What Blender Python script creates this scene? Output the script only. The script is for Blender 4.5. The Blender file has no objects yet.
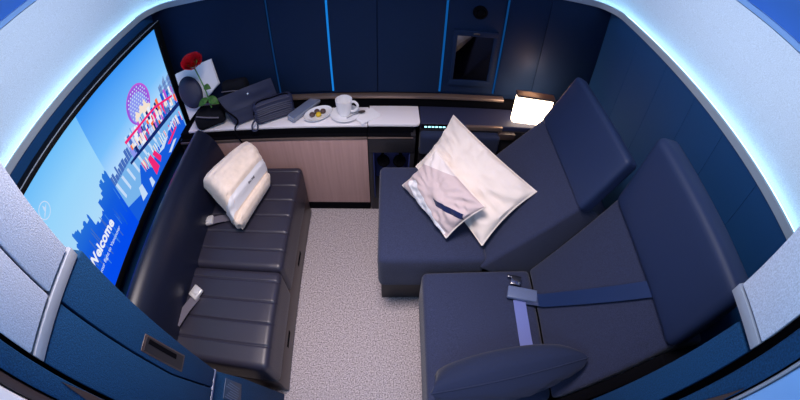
import bpy, bmesh, math, random
from mathutils import Vector, Matrix, noise
random.seed(7)
PI = math.pi
sc = bpy.context.scene
COL = sc.collection

# ------------------------------------------------------------------ materials
def mat(name, col, rough=.6, metal=0., bump=0., bscale=200., var=0., vscale=60., sheen=0., coat=0., emit=None, estr=0., spec=.5):
    m = bpy.data.materials.new(name); m.use_nodes = True
    nt = m.node_tree; b = nt.nodes['Principled BSDF']
    b.inputs['Base Color'].default_value = (*col, 1)
    b.inputs['Roughness'].default_value = rough
    b.inputs['Metallic'].default_value = metal
    b.inputs['Specular IOR Level'].default_value = spec
    if sheen:
        b.inputs['Sheen Weight'].default_value = sheen
        b.inputs['Sheen Roughness'].default_value = .5
    if coat: b.inputs['Coat Weight'].default_value = coat
    if emit:
        b.inputs['Emission Color'].default_value = (*emit, 1)
        b.inputs['Emission Strength'].default_value = estr
    if bump or var:
        tc = nt.nodes.new('ShaderNodeTexCoord')
    if var:
        n = nt.nodes.new('ShaderNodeTexNoise'); n.inputs['Scale'].default_value = vscale; n.inputs['Detail'].default_value = 3
        nt.links.new(tc.outputs['Object'], n.inputs['Vector'])
        r = nt.nodes.new('ShaderNodeMapRange')
        r.inputs['From Min'].default_value = .3; r.inputs['From Max'].default_value = .7
        r.inputs['To Min'].default_value = 1 - var; r.inputs['To Max'].default_value = 1 + var
        nt.links.new(n.outputs['Fac'], r.inputs['Value'])
        mx = nt.nodes.new('ShaderNodeVectorMath'); mx.operation = 'SCALE'
        mx.inputs[0].default_value = col
        nt.links.new(r.outputs['Result'], mx.inputs['Scale'])
        nt.links.new(mx.outputs['Vector'], b.inputs['Base Color'])
    if bump:
        n2 = nt.nodes.new('ShaderNodeTexNoise'); n2.inputs['Scale'].default_value = bscale; n2.inputs['Detail'].default_value = 2
        nt.links.new(tc.outputs['Object'], n2.inputs['Vector'])
        bp = nt.nodes.new('ShaderNodeBump'); bp.inputs['Strength'].default_value = bump; bp.inputs['Distance'].default_value = .002
        nt.links.new(n2.outputs['Fac'], bp.inputs['Height'])
        nt.links.new(bp.outputs['Normal'], b.inputs['Normal'])
    return m

def emis(name, col, s=1.):
    m = bpy.data.materials.new(name); m.use_nodes = True
    nt = m.node_tree; nt.nodes.clear()
    e = nt.nodes.new('ShaderNodeEmission'); o = nt.nodes.new('ShaderNodeOutputMaterial')
    e.inputs['Color'].default_value = (*col, 1); e.inputs['Strength'].default_value = s
    nt.links.new(e.outputs[0], o.inputs[0]); return m

def srgb(r, g, b):
    f = lambda c: ((c/255+.055)/1.055)**2.4 if c > 10 else c/255/12.92
    return (f(r), f(g), f(b))

M = {}
M['carpet'] = mat('carpet', (.40, .355, .375), .95, bump=1., bscale=220, var=.62, vscale=150, sheen=.2, spec=.1)
M['navy_wall'] = mat('navy_wall', (.0020, .015, .055), .75, bump=.25, bscale=500, var=.08, vscale=300, spec=.25)
M['navy_shell'] = mat('navy_shell', (.005, .046, .145), .7, bump=.3, bscale=500, var=.08, vscale=300, spec=.25)
M['grey_fabric'] = mat('grey_fabric', (.62, .69, .82), .85, bump=.5, bscale=420, var=.16, vscale=330, spec=.2)
M['blue_fabric'] = mat('blue_fabric', (.0035, .044, .125), .8, bump=.6, bscale=420, var=.32, vscale=300, spec=.25)
M['silver'] = mat('silver', (.38, .42, .49), .42, metal=.3)
M['black'] = mat('black', (.004, .004, .006), .9, spec=.03)
M['black_cloth'] = mat('black_cloth', (.008, .009, .014), .9, bump=.4, bscale=300, spec=.15)
M['dark'] = mat('dark', (.016, .015, .020), .5)
M['brown_dark'] = mat('brown_dark', (.055, .036, .034), .45, coat=.1)
M['bronze'] = mat('bronze', (.33, .24, .20), .35, metal=.7)
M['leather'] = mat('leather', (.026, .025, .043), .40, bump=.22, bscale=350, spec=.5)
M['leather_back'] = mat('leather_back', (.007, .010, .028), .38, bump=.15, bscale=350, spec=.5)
M['leather_blue'] = mat('leather_blue', (.012, .025, .080), .58, bump=.12, bscale=350, spec=.45)
M['seat_fabric'] = mat('seat_fabric', (.030, .038, .084), .9, bump=.6, bscale=450, var=.30, vscale=330, sheen=.15, spec=.15)
M['pillow_navy'] = mat('pillow_navy', (.017, .025, .062), .85, bump=.4, bscale=500, var=.08, vscale=300, sheen=.1, spec=.15)
M['white_slab'] = mat('white_slab', (.86, .83, .86), .35, coat=.2)
M['china'] = mat('china', (.92, .92, .94), .15, coat=.5)
M['paper'] = mat('paper', (.90, .90, .93), .7)
M['linen'] = mat('linen', (.86, .77, .70), .9, bump=.5, bscale=300, var=.03, vscale=12, sheen=.2, spec=.1)
M['fleece'] = mat('fleece', (.90, .76, .64), .95, bump=.7, bscale=130, var=.08, vscale=30, sheen=.4, spec=.05)
M['strap_blue'] = mat('strap_blue', (.009, .028, .105), .5, bump=.3, bscale=700)
M['strap_light'] = mat('strap_light', (.16, .20, .50), .45, bump=.3, bscale=700)
M['buckle_grey'] = mat('buckle_grey', (.13, .17, .30), .35, coat=.3)
M['chrome'] = mat('chrome', (.7, .7, .72), .22, metal=1)
M['strap_grey'] = mat('strap_grey', (.14, .13, .17), .6, bump=.3, bscale=700)
M['buckle_white'] = mat('buckle_white', (.75, .74, .74), .3, metal=.3)
M['red'] = mat('red', (.72, .010, .030), .55, var=.2, vscale=40)
M['green'] = mat('green', (.09, .27, .05), .5, var=.3, vscale=60)
M['choc'] = mat('choc', (.10, .055, .05), .5, var=.2, vscale=80)
M['yellow'] = mat('yellow', (.75, .50, .02), .5)
M['bag'] = mat('bag', (.020, .026, .068), .55, bump=.3, bscale=400)
M['remote'] = mat('remote', (.13, .16, .24), .35)
M['remote_side'] = mat('remote_side', (.30, .34, .43), .35)
M['glass_dark'] = mat('glass_dark', (.10, .11, .14), .03, metal=1.)
M['niche'] = mat('niche', (.05, .07, .26), .5)  # blue light inside the niche is put into the lining colour
M['white_out'] = mat('white_out', (.86, .86, .90), .5)
M['paleblue'] = mat('paleblue', (.24, .50, .92), .4)
M['mood_lit_blue'] = mat('mood_lit_blue', (.05, .17, .56), .35)  # base colour carries the cabin's blue mood lighting
M['cap_blue'] = mat('cap_blue', (.20, .36, .70), .4)
M['plaque'] = mat('plaque', (.020, .050, .110), .5)
M['plaque_ink'] = mat('plaque_ink', (.11, .17, .28), .6)
M['ink'] = mat('ink', (.06, .06, .10), .6)
M['bezel'] = mat('bezel', (.004, .004, .005), .45, spec=.25)
M['led'] = emis('led', (.42, .82, 1.0), 4.2)
M['led_blue'] = emis('led_blue', (.012, .27, .90), .62)
M['led_dim'] = emis('led_dim', (.02, .16, .60), .13)
M['led_mid'] = emis('led_mid', (.012, .16, .60), .22)
M['led_right'] = emis('led_right', (.010, .20, .75), .32)
M['led_btn'] = emis('led_btn', (.35, .85, 1.0), 2.2)
M['lampshade'] = emis('lampshade', (1.0, .76, .54), 6.0)

# wood with vertical grain
def wood():
    m = mat('wood', (.40, .24, .23), .5, coat=.1)
    nt = m.node_tree; b = nt.nodes['Principled BSDF']
    tc = nt.nodes.new('ShaderNodeTexCoord'); mp = nt.nodes.new('ShaderNodeMapping')
    mp.inputs['Scale'].default_value = (70, 70, 2.5)
    n = nt.nodes.new('ShaderNodeTexNoise'); n.inputs['Scale'].default_value = 1.; n.inputs['Detail'].default_value = 5
    cr = nt.nodes.new('ShaderNodeValToRGB')
    cr.color_ramp.elements[0].position = .3; cr.color_ramp.elements[0].color = (.43, .265, .245, 1)
    cr.color_ramp.elements[1].position = .7; cr.color_ramp.elements[1].color = (.50, .315, .29, 1)
    nt.links.new(tc.outputs['Object'], mp.inputs['Vector']); nt.links.new(mp.outputs[0], n.inputs['Vector'])
    nt.links.new(n.outputs['Fac'], cr.inputs[0]); nt.links.new(cr.outputs[0], b.inputs['Base Color'])
    return m
M['wood'] = wood()

# pillow cover with a printed pattern, from the mesh's own u, v
def patterned():
    m = mat('printed_linen', (.8, .74, .72), .9, bump=.5, bscale=300, sheen=.2, spec=.1)
    nt = m.node_tree; b = nt.nodes['Principled BSDF']
    uv = nt.nodes.new('ShaderNodeUVMap'); sp = nt.nodes.new('ShaderNodeSeparateXYZ'); nt.links.new(uv.outputs[0], sp.inputs[0])
    def math_(op, a, c):
        n = nt.nodes.new('ShaderNodeMath'); n.operation = op
        for i, v in enumerate((a, c)):
            if isinstance(v, (int, float)): n.inputs[i].default_value = v
            else: nt.links.new(v, n.inputs[i])
        return n.outputs[0]
    U, V = sp.outputs[0], sp.outputs[1]
    def poly(pts):
        out = None
        for (x0, y0), (x1, y1) in zip(pts, pts[1:] + pts[:1]):
            a, bb = -(y1 - y0), (x1 - x0)
            l = math.hypot(a, bb); a /= l; bb /= l
            d = math_('ADD', math_('MULTIPLY', U, a), math_('MULTIPLY', V, bb))
            d = math_('SUBTRACT', d, a*x0 + bb*y0)
            out = d if out is None else math_('MINIMUM', out, d)
        return math_('GREATER_THAN', out, 0.)
    col = None
    base = nt.nodes.new('ShaderNodeRGB'); base.outputs[0].default_value = (.82, .75, .72, 1); col = base.outputs[0]
    for pts, c in (
        ([(-.1, -.1), (1.1, -.1), (1.1, 1.1), (.62, 1.1), (-.1, .58)], (.62, .51, .51)),
        ([(.03, .20), (.5, -.06), (.95, -.06), (.95, .05), (.14, .37)], (.93, .93, .96)),
        ([(.54, .42), (.64, .345), (1.0, .53), (.96, .64)], (.010, .020, .085))):
        mx = nt.nodes.new('ShaderNodeMix'); mx.data_type = 'RGBA'
        nt.links.new(poly(pts), mx.inputs[0]); nt.links.new(col, mx.inputs[6]); mx.inputs[7].default_value = (*c, 1)
        col = mx.outputs[2]
    nt.links.new(col, b.inputs['Base Color'])
    return m
M['printed'] = patterned()

# ------------------------------------------------------------------ geometry helpers
def obj(name, bm, m, parent=None, smooth=True, angle=38):
    me = bpy.data.meshes.new(name)
    bm.normal_update(); bm.to_mesh(me); bm.free()
    for mm in (m if isinstance(m, (list, tuple)) else [m]): me.materials.append(mm)
    if smooth:
        for p in me.polygons: p.use_smooth = True
        me.set_sharp_from_angle(angle=math.radians(angle))
    o = bpy.data.objects.new(name, me); COL.objects.link(o)
    if parent: o.parent = parent
    return o

def localise(root):
    """children were built in world space: express them relative to the root"""
    inv = root.matrix_basis.inverted()
    for c in root.children: c.matrix_parent_inverse = inv

def tag(o, label=None, cat=None, group=None, kind=None):
    if label: o['label'] = label
    if cat: o['category'] = cat
    if group: o['group'] = group
    if kind: o['kind'] = kind
    return o

def thing(name, label, cat, loc, group=None, kind=None):
    o = bpy.data.objects.new(name, None); COL.objects.link(o); o.location = loc; o.empty_display_size = .05
    return tag(o, label, cat, group, kind)

def part(name, bm, m, root, smooth=True, label=None):
    """part built in world space, parented to a root that may itself be a child"""
    o = obj(name, bm, m, None, smooth)
    o.parent = root
    w = root.matrix_basis.copy(); p = root
    mats = [root]
    while p.parent: p = p.parent; mats.append(p)
    w = Matrix.Identity(4)
    for q in reversed(mats): w = w @ q.matrix_parent_inverse @ q.matrix_basis
    o.matrix_parent_inverse = w.inverted()
    if label: o['label'] = label
    return o

def merge(bm, tmp, mtx=None):
    if mtx is not None: bmesh.ops.transform(tmp, matrix=mtx, verts=tmp.verts)
    me = bpy.data.meshes.new('tmp'); tmp.to_mesh(me); tmp.free(); bm.from_mesh(me); bpy.data.meshes.remove(me)

def box(lo, hi, bev=0., seg=2, bm=None, mtx=None):
    t = bmesh.new(); bmesh.ops.create_cube(t, size=1)
    for v in t.verts: v.co = Vector([lo[i] + (v.co[i]+.5)*(hi[i]-lo[i]) for i in range(3)])
    if bev: bmesh.ops.bevel(t, geom=list(t.edges), offset=bev, segments=seg, profile=.5, affect='EDGES')
    if mtx is not None: bmesh.ops.transform(t, matrix=mtx, verts=t.verts)
    if bm is None: return t
    merge(bm, t); return bm

def prism(pts, axis, a, b, bev=0., seg=2, bm=None):
    """pts: 2D polygon; axis 'x' -> pts are (y,z); 'y' -> (x,z); 'z' -> (x,y)"""
    t = bmesh.new()
    f = {'x': lambda p, w: (w, p[0], p[1]), 'y': lambda p, w: (p[0], w, p[1]), 'z': lambda p, w: (p[0], p[1], w)}[axis]
    va = [t.verts.new(f(p, a)) for p in pts]; vb = [t.verts.new(f(p, b)) for p in pts]
    n = len(pts)
    t.faces.new(va); t.faces.new(vb[::-1])
    for i in range(n): t.faces.new((va[i], vb[i], vb[(i+1) % n], va[(i+1) % n]))
    bmesh.ops.recalc_face_normals(t, faces=t.faces)
    if bev:
        bmesh.ops.bevel(t, geom=list(t.edges), offset=bev, segments=seg, profile=.5, affect='EDGES', clamp_overlap=True)
    if bm is None: return t
    merge(bm, t); return bm

def rbox(lo, hi, r, n=(10, 10, 6), fn=None, mtx=None, bm=None):
    """rounded cushion box, fn displaces a vertex"""
    t = bmesh.new()
    lo = Vector(lo); hi = Vector(hi)
    def ticks(a, b, k):
        rr = min(r, (b-a)/2*.999)
        e = [a + rr*(1-math.cos(i/4*PI/2))*1.0 for i in range(5)]
        e2 = [b - (x-a) for x in e][::-1]
        mid = [e[-1] + (e2[0]-e[-1])*i/k for i in range(1, k)]
        return e + mid + e2
    T = [ticks(lo[i], hi[i], n[i]) for i in range(3)]
    def P(p):
        q = Vector([min(max(p[i], lo[i]+min(r, (hi[i]-lo[i])/2)), hi[i]-min(r, (hi[i]-lo[i])/2)) for i in range(3)])
        d = Vector(p)-q
        if d.length > 1e-9: d = d.normalized()*r
        return q+d
    for ax in range(3):
        u, v = [(1, 2), (2, 0), (0, 1)][ax]
        for side in (0, 1):
            g = []
            for a in T[u]:
                row = []
                for c in T[v]:
                    p = [0, 0, 0]; p[ax] = (lo, hi)[side][ax]; p[u] = a; p[v] = c
                    row.append(t.verts.new(P(p)))
                g.append(row)
            for i in range(len(g)-1):
                for j in range(len(g[0])-1):
                    q = [g[i][j], g[i+1][j], g[i+1][j+1], g[i][j+1]]
                    t.faces.new(q if side else q[::-1])
    bmesh.ops.remove_doubles(t, verts=t.verts, dist=1e-5)
    if fn:
        for v in t.verts: v.co = fn(v.co.copy())
    if mtx is not None: bmesh.ops.transform(t, matrix=mtx, verts=t.verts)
    bmesh.ops.recalc_face_normals(t, faces=t.faces)
    if bm is None: return t
    merge(bm, t); return bm

def tube(pts, r, n=8, bm=None, flat=1., cap=True):
    t = bmesh.new() if bm is None else bm
    pts = [Vector(p) for p in pts]; rings = []
    up = Vector((0, 0, 1))
    for i, p in enumerate(pts):
        d = (pts[min(i+1, len(pts)-1)] - pts[max(i-1, 0)]).normalized()
        s = d.cross(up)
        if s.length < .05: s = d.cross(Vector((1, 0, 0)))
        s.normalize(); w = s.cross(d)
        rr = r[i] if isinstance(r, (list, tuple)) else r
        rings.append([t.verts.new(p + s*rr*math.cos(2*PI*k/n) + w*rr*flat*math.sin(2*PI*k/n)) for k in range(n)])
    for a, b in zip(rings, rings[1:]):
        for k in range(n): t.faces.new((a[k], a[(k+1) % n], b[(k+1) % n], b[k]))
    if cap: t.faces.new(rings[0][::-1]); t.faces.new(rings[-1])
    return t

def smooth_path(pts, k=6):
    pts = [Vector(p) for p in pts]; out = []
    for i in range(len(pts)-1):
        p0 = pts[max(i-1, 0)]; p1 = pts[i]; p2 = pts[i+1]; p3 = pts[min(i+2, len(pts)-1)]
        for j in range(k):
            t = j/k
            out.append(.5*((2*p1)+(p2-p0)*t+(2*p0-5*p1+4*p2-p3)*t*t+(3*p1-p0-3*p2+p3)*t**3))
    return out + [pts[-1]]

def lathe(prof, n=40, mtx=None, bm=None):
    t = bmesh.new(); rings = []
    for r, z in prof:
        if r < 1e-6: rings.append([t.verts.new((0, 0, z))])
        else: rings.append([t.verts.new((r*math.cos(2*PI*k/n), r*math.sin(2*PI*k/n), z)) for k in range(n)])
    for a, b in zip(rings, rings[1:]):
        for k in range(n):
            q = [a[k % len(a)], a[(k+1) % len(a)], b[(k+1) % len(b)], b[k % len(b)]]
            q2 = []
            for v in q:
                if v not in q2: q2.append(v)
            if len(q2) > 2: t.faces.new(q2)
    bmesh.ops.recalc_face_normals(t, faces=t.faces)
    if mtx is not None: bmesh.ops.transform(t, matrix=mtx, verts=t.verts)
    if bm is None: return t
    merge(bm, t); return bm

def strip(pts, width_dirs, thick, bm=None):
    """ribbon: pts centreline, width_dirs half-width vectors, thick along the cross normal"""
    t = bmesh.new() if bm is None else bm
    pts = [Vector(p) for p in pts]; rows = []
    for i, p in enumerate(pts):
        w = Vector(width_dirs[i] if isinstance(width_dirs, list) else width_dirs)
        d = (pts[min(i+1, len(pts)-1)] - pts[max(i-1, 0)]).normalized()
        nrm = w.cross(d).normalized()*thick/2
        rows.append([t.verts.new(p+w+nrm), t.verts.new(p-w+nrm), t.verts.new(p-w-nrm), t.verts.new(p+w-nrm)])
    for a, b in zip(rows, rows[1:]):
        for k in range(4): t.faces.new((a[k], a[(k+1) % 4], b[(k+1) % 4], b[k]))
    t.faces.new(rows[0][::-1]); t.faces.new(rows[-1])
    bmesh.ops.recalc_face_normals(t, faces=t.faces)
    return t

def bil(c, u, v):
    return c[0]*(1-u)*(1-v) + c[1]*u*(1-v) + c[2]*u*v + c[3]*(1-u)*v

def pillow(corners, thick, n=44, pinch=.075, wr=.010, seed=0, ex=.42):
    """a stuffed square cushion spanned by four corner points (soft, may bend), with UVs"""
    c = [Vector(p) for p in corners]
    N = ((c[1]-c[0]).cross(c[3]-c[0]) + (c[2]-c[1]).cross(c[3]-c[2])).normalized()
    t = bmesh.new(); uvl = t.loops.layers.uv.new('UVMap')
    top = {}; bot = {}; UV = {}
    for i in range(n+1):
        for j in range(n+1):
            a = -math.cos(PI*i/n)*.35 + (2*i/n-1)*.65; b = -math.cos(PI*j/n)*.35 + (2*j/n-1)*.65
            x = a*(1-pinch*(1-b*b)); y = b*(1-pinch*(1-a*a))
            P = bil(c, (x+1)/2, (y+1)/2)
            h = thick/2*((1-a*a)**ex)*((1-b*b)**ex)
            h *= 1-.12*(a*a+b*b)
            rad = max(abs(a), abs(b))
            w = wr*(noise.noise(Vector((a*2.2+seed, b*2.2, seed*1.7)))+.6*noise.noise(Vector((a*5+seed, b*5, 3.1)))+.9*(1-abs(noise.noise(Vector(((a+b)*3.1+seed, (a-b)*1.1, 7.7)))*2.6))*.5)
            ang = math.atan2(b, a)
            w += wr*.55*math.sin(ang*17+seed+4*noise.noise(Vector((a, b, seed))))*rad**3*(1-rad)*6
            e = min(1, h/(thick*.12+1e-6))
            up = N*(h + w*e); dn = -N*(h*.8)
            uv = ((a+1)/2, (b+1)/2)
            v = t.verts.new(P+up); top[i, j] = v; UV[v] = uv
            if i in (0, n) or j in (0, n): bot[i, j] = v
            else:
                v2 = t.verts.new(P+dn); bot[i, j] = v2; UV[v2] = uv
    for i in range(n):
        for j in range(n):
            for g, fl in ((top, False), (bot, True)):
                q = [g[i, j], g[i+1, j], g[i+1, j+1], g[i, j+1]]
                f = t.faces.new(q[::-1] if fl else q)
                for l in f.loops: l[uvl].uv = UV[l.vert]
    return t

def welt(corners, r, pinch=.075, n=24):
    """piped edge seam following a pillow's outline"""
    c = [Vector(p) for p in corners]; pts = []
    for k in range(4*n):
        s, q = divmod(k, n); f = 2*q/n-1
        a, b = [(f, -1), (1, f), (-f, 1), (-1, -f)][s]
        x = a*(1-pinch*(1-b*b)); y = b*(1-pinch*(1-a*a))
        pts.append(bil(c, (x+1)/2, (y+1)/2))
    pts.append(pts[0])
    return tube(pts, r, 6, cap=False)

# U-shaped run of the suite's three walls (left, back, right), rounded corners; outward offset o
XL, XR, YB, R0 = -1.285, 1.13, 1.75, .13
YN = -.02
def upath(o, k=10):
    pts = [(XL-o, YN)]
    for i in range(k+1):
        a = PI - PI/2*i/k
        pts.append((XL+R0+(R0+o)*math.cos(a), YB-R0+(R0+o)*math.sin(a)))
    for i in range(k+1):
        a = PI/2 - PI/2*i/k
        pts.append((XR-R0+(R0+o)*math.cos(a), YB-R0+(R0+o)*math.sin(a)))
    pts.append((XR+o, YN))
    return pts
def usweep(prof, bm=None):
    """prof: closed polygon of (offset outward, z)"""
    t = bmesh.new() if bm is None else bm
    paths = [[t.verts.new((x, y, z)) for x, y in upath(o)] for o, z in prof]
    n = len(prof); m = len(paths[0])
    for i in range(n):
        a, b = paths[i], paths[(i+1) % n]
        for j in range(m-1): t.faces.new((a[j], a[j+1], b[j+1], b[j]))
    t.faces.new([p[0] for p in paths]); t.faces.new([p[-1] for p in paths][::-1])
    bmesh.ops.recalc_face_normals(t, faces=t.faces)
    return t

def text_mesh(s, size, bold=0.):
    cu = bpy.data.curves.new('txt', 'FONT'); cu.body = s; cu.size = size; cu.offset = bold; cu.resolution_u = 3
    o = bpy.data.objects.new('txt', cu); COL.objects.link(o)
    bpy.context.view_layer.update()
    dg = bpy.context.evaluated_depsgraph_get()
    me = bpy.data.meshes.new_from_object(o.evaluated_get(dg))
    t = bmesh.new(); t.from_mesh(me)
    bpy.data.objects.remove(o); bpy.data.curves.remove(cu); bpy.data.meshes.remove(me)
    return t
# ------------------------------------------------------------------ setting
def struct(name, bm, m, smooth=True):
    return tag(obj(name, bm, m, None, smooth), kind='structure')

floor = struct('floor', box((-1.9, -1.2, -.05), (1.8, 2.0, 0)), M['carpet'], False)

# left wall
struct('wall_left', box((XL-.06, -.02, 0), (XL, YB, 1.33)), M['navy_shell'], False)

# right wall: upholstered navy panels with fine vertical seams
t = bmesh.new()
ys = [-.02, .30, .53, .765, .97, 1.20, 1.45, 1.75]
for a, b in zip(ys, ys[1:]): box((XR, a+.0008, 0), (XR+.06, b-.0008, 1.33), .0012, 1, t)
box((XR+.02, -.02, 0), (XR+.07, 1.75, 1.33), 0, 2, t)
struct('wall_right', t, M['navy_shell'])

# back wall: flush navy panels; the lit joints run between them
t = bmesh.new()
xs = [(-1.285, -.615), (-.603, -.318), (-.304, -.07), (-.07, .253), (.267, .551), (.563, .78), (.78, 1.16)]
for a, b in xs: box((a+.001, YB-(.012 if a in (-.304, -.07) else 0), .70), (b-.001, YB+.05, 1.33), .004, 2, t)
box((-1.32, YB+.012, 0), (1.18, YB+.06, 1.33), 0, 2, t)
wb = struct('wall_back', t, M['navy_wall'])
for x, mm, w in ((-.311, 'led_blue', .0046), (.260, 'led_right', .0050), (-.609, 'led_dim', .003), (.557, 'led_mid', .0040)):
    part('light_strip', box((x-w, YB-.004, .705), (x+w, YB+.004, 1.33)), M[mm], wb, False)

# bronze ledge at the foot of the back wall, dark recess under it
t = box((-1.28, YB-.035, .672), (.62, YB, .690), .003)
struct('trim_1', t, M['bronze'])
struct('wall_recess', box((-1.28, YB-.02, .0), (1.12, YB+.005, .672)), M['black'], False)

# lit cornice round the three walls: silver lip, LED strip behind it, grey fabric panel above, blue cap
lip = struct('trim_2', usweep([(-.006, 1.318), (.05, 1.318), (.05, 1.332), (.010, 1.332), (.010, 1.350), (-.006, 1.350)]), M['silver'])
part('light_strip', usweep([(.020, 1.334), (.040, 1.334), (.040, 1.340), (.020, 1.340)]), M['led'], lip, False)
t = usweep([(.05, 1.318), (.10, 1.318), (.12, 1.745), (.07, 1.745)])
struct('wall_upper', t, M['grey_fabric'])
struct('trim_3', usweep([(.062, 1.748), (.15, 1.748), (.15, 1.772), (.062, 1.772)]), M['cap_blue'])
# cabin ceiling beyond the suite, blue mood light put into its colour
struct('ceiling_side', usweep([(.15, 1.75), (.17, 1.75), (.02, 2.30), (.0, 2.30)]), M['mood_lit_blue'])
struct('ceiling', box((-1.6, -1.2, 2.3), (1.6, 1.9, 2.34)), M['mood_lit_blue'], False)

# doorway posts either side of the camera, built of layered panels
def jamb(name, side):
    X = -.50 if side < 0 else .54
    far = XL+.002 if side < 0 else XR-.002
    def P(pts, d0, d1, bev=.003, bm=None):
        """(y,z) polygon, front face proud of the post by d0 (towards the opening), back at d1"""
        return prism(pts, 'x', X - side*d0, X - side*d1, bev, 2, bm)
    yf = .20 if side < 0 else .085
    root = struct(name, prism([(-.02, 0), (yf, 0), (yf, 2.29), (-.02, 2.29)], 'x', X + side*.035, far), M['black'], False)
    yg = .217 if side < 0 else .150      # front edges
    yb_ = .236 if side < 0 else .102
    ys1, ys2 = (.134, .150) if side < 0 else (.0, .0)
    yt = .034 if side < 0 else .046
    if side < 0:
        g = P([(ys1+.003, 1.478), (yg, 1.478), (yg, 2.29), (ys1+.003, 2.29)], .0, -.05)
        P([(yt, 1.478), (ys1-.002, 1.478), (ys1-.002, 2.29), (yt, 2.29)], .0, -.011, .003, g)
        part('upper_panel', g, M['grey_fabric'], root)
        g = P([(ys1+.006, 1.445), (yb_, 1.445), (yb_, .822), (.183, .822), (ys2+.004, 1.05)], .0, -.03)
        part('side_panel', g, M['blue_fabric'], root)
        g = P([(yt, 1.445), (ys1+.001, 1.445), (ys2, 1.05), (.178, .822), (yt, .822)], .0, -.011)
        part('inner_panel', g, M['blue_fabric'], root)
        tr = P([(yt, 1.450), (yg+.006, 1.450), (yg+.006, 1.472), (yt, 1.472)], .0015, -.02, .0012)
        part('silver_trim', tr, M['silver'], root)
        # panel end strip and lower panel
        part('edge_strip', P([(yt, .816), (yb_+.002, .816), (yb_+.002, .826), (yt, .826)], .001, -.03, .002), M['buckle_grey'], root)
        part('lower_panel', P([(yt, .814), (.236, .814), (.281, .555), (.345, .003), (yt, .003)], -.008, -.10), M['blue_fabric'], root)
    else:
        part('upper_panel', P([(yt, 1.478), (yg, 1.478), (yg, 2.29), (yt, 2.29)], .0, -.05), M['grey_fabric'], root)
        part('side_panel', P([(yt, 1.440), (yb_, 1.440), (.126, .835), (yt, .835)], .0, -.03), M['blue_fabric'], root)
        part('silver_trim', P([(yt, 1.452), (yg+.004, 1.452), (yg+.004, 1.474), (yt, 1.474)], .0015, -.02, .0012), M['silver'], root)
        part('edge_strip', P([(yt, .829), (.128, .829), (.128, .837), (yt, .837)], .001, -.03, .002), M['buckle_grey'], root)
        part('lower_panel', P([(yt, .826), (.105, .826), (.105, .765), (.105, .003), (yt, .003)], -.03, -.10), M['black'], root)  # black here stands in for shade in the gap beside the seat
    # outer frame
    y1 = .025 if side < 0 else .028
    part('frame_strip', P([(-.012, .003), (y1, .003), (y1, 2.29), (-.012, 2.29)], .004, -.012, .004), M['blue_fabric'], root)
    if side < 0:
        part('seal', P([(-.033, .003), (-.016, .003), (-.016, 2.29), (-.033, 2.29)], .0, -.03, .002), M['brown_dark'], root)
        part('outer_panel', P([(-.32, .003), (-.036, .003), (-.036, 2.29), (-.32, 2.29)], .002, -.06, .006), M['white_out'], root)
    else:
        part('seal', P([(-.021, .003), (-.016, .003), (-.016, 2.29), (-.021, 2.29)], .002, -.03, .001), M['silver'], root)
        part('outer_panel', P([(-.32, .003), (-.025, .003), (-.025, 2.29), (-.32, 2.29)], .002, -.06, .006), M['paleblue'], root)
    # brown catch set in the frame strip
    if side < 0: w = [(.019, 1.405), (.024, 1.34), (.024, .95), (-.004, .95), (-.002, 1.25)]
    else: w = [(-.009, 1.425), (-.011, 1.33), (-.011, .95), (.020, .95), (.018, 1.22)]
    part('catch', P(w, .007, -.01, .001), M['brown_dark'], root)
    return root
jl = jamb('door_1', -1)
jr = jamb('door_2', 1)
# flush pull recessed in the left post: frame, dark cavity and slot
t = bmesh.new()
hy = [(.158, 1.198), (.199, 1.196), (.216, 1.012), (.170, 1.012)]
fr = prism(hy, 'x', -.4985, -.51, .002); merge(t, fr)
h = part('door_pull', t, M['brown_dark'], jl)
ins = [(.163, 1.190), (.195, 1.188), (.211, 1.020), (.174, 1.020)]
part('recess', prism(ins, 'x', -.4978, -.505), M['dark'], h, False)
part('slot', prism([(.182, 1.180), (.193, 1.178), (.203, 1.055), (.191, 1.055)], 'x', -.4970, -.505), M['black'], h, False)
# notice plaque with faint lines of print on the lower panel
t = prism([(.168, .724), (.238, .724), (.252, .585), (.196, .572)], 'x', -.5060, -.512, .001)
pq = part('plaque', t, M['plaque'], jl)
t = bmesh.new()
for k in range(7):
    y0 = .176+k*.0088
    box((-.5056, y0, .60+.004*(k % 3)), (-.5052, y0+.0034, .716-.012*((k*5) % 4)), 0, 1, t)
part('print', t, M['plaque_ink'], pq, False)

# front skirting inside the room at the back cabinet
# ------------------------------------------------------------------ television
tv = thing('television', 'large wall television showing a city skyline and a welcome message', 'television', (-1.28, 1.05, .57))
TX = -1.22
Y0, Y1, Z0, Z1 = .455, 1.652, .587, 1.247
part('housing', box((-1.284, Y0-.03, Z0-.035), (TX-.004, Y1+.058, Z1+.021), .004), M['bezel'], tv)
t = bmesh.new()
fw = .012
box((TX-.006, Y0-.03, Z0-.035), (TX+.004, Y1+.058, Z0), .002, 2, t)
box((TX-.006, Y0-.03, Z1), (TX+.004, Y1+.058, Z1+.022), .002, 2, t)
box((TX-.006, Y1, Z0), (TX+.004, Y1+.058, Z1), .002, 2, t)
box((TX-.006, Y0-.03, Z0), (TX+.004, Y0, Z1), .002, 2, t)
part('bezel', t, M['bezel'], tv)
part('edge_trim', box((TX-.004, Y0-.03, Z1+.022), (TX+.002, Y1+.058, Z1+.0250), .0008), M['silver'], tv)

def Sc(s, q, lay): return (TX-.003+lay*.0003, .546+s*1.084, .587+q*.658)
SE = .80
def E_(name, r, g, b, k=1.): return emis(name, srgb(r, g, b), k*SE)
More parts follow.
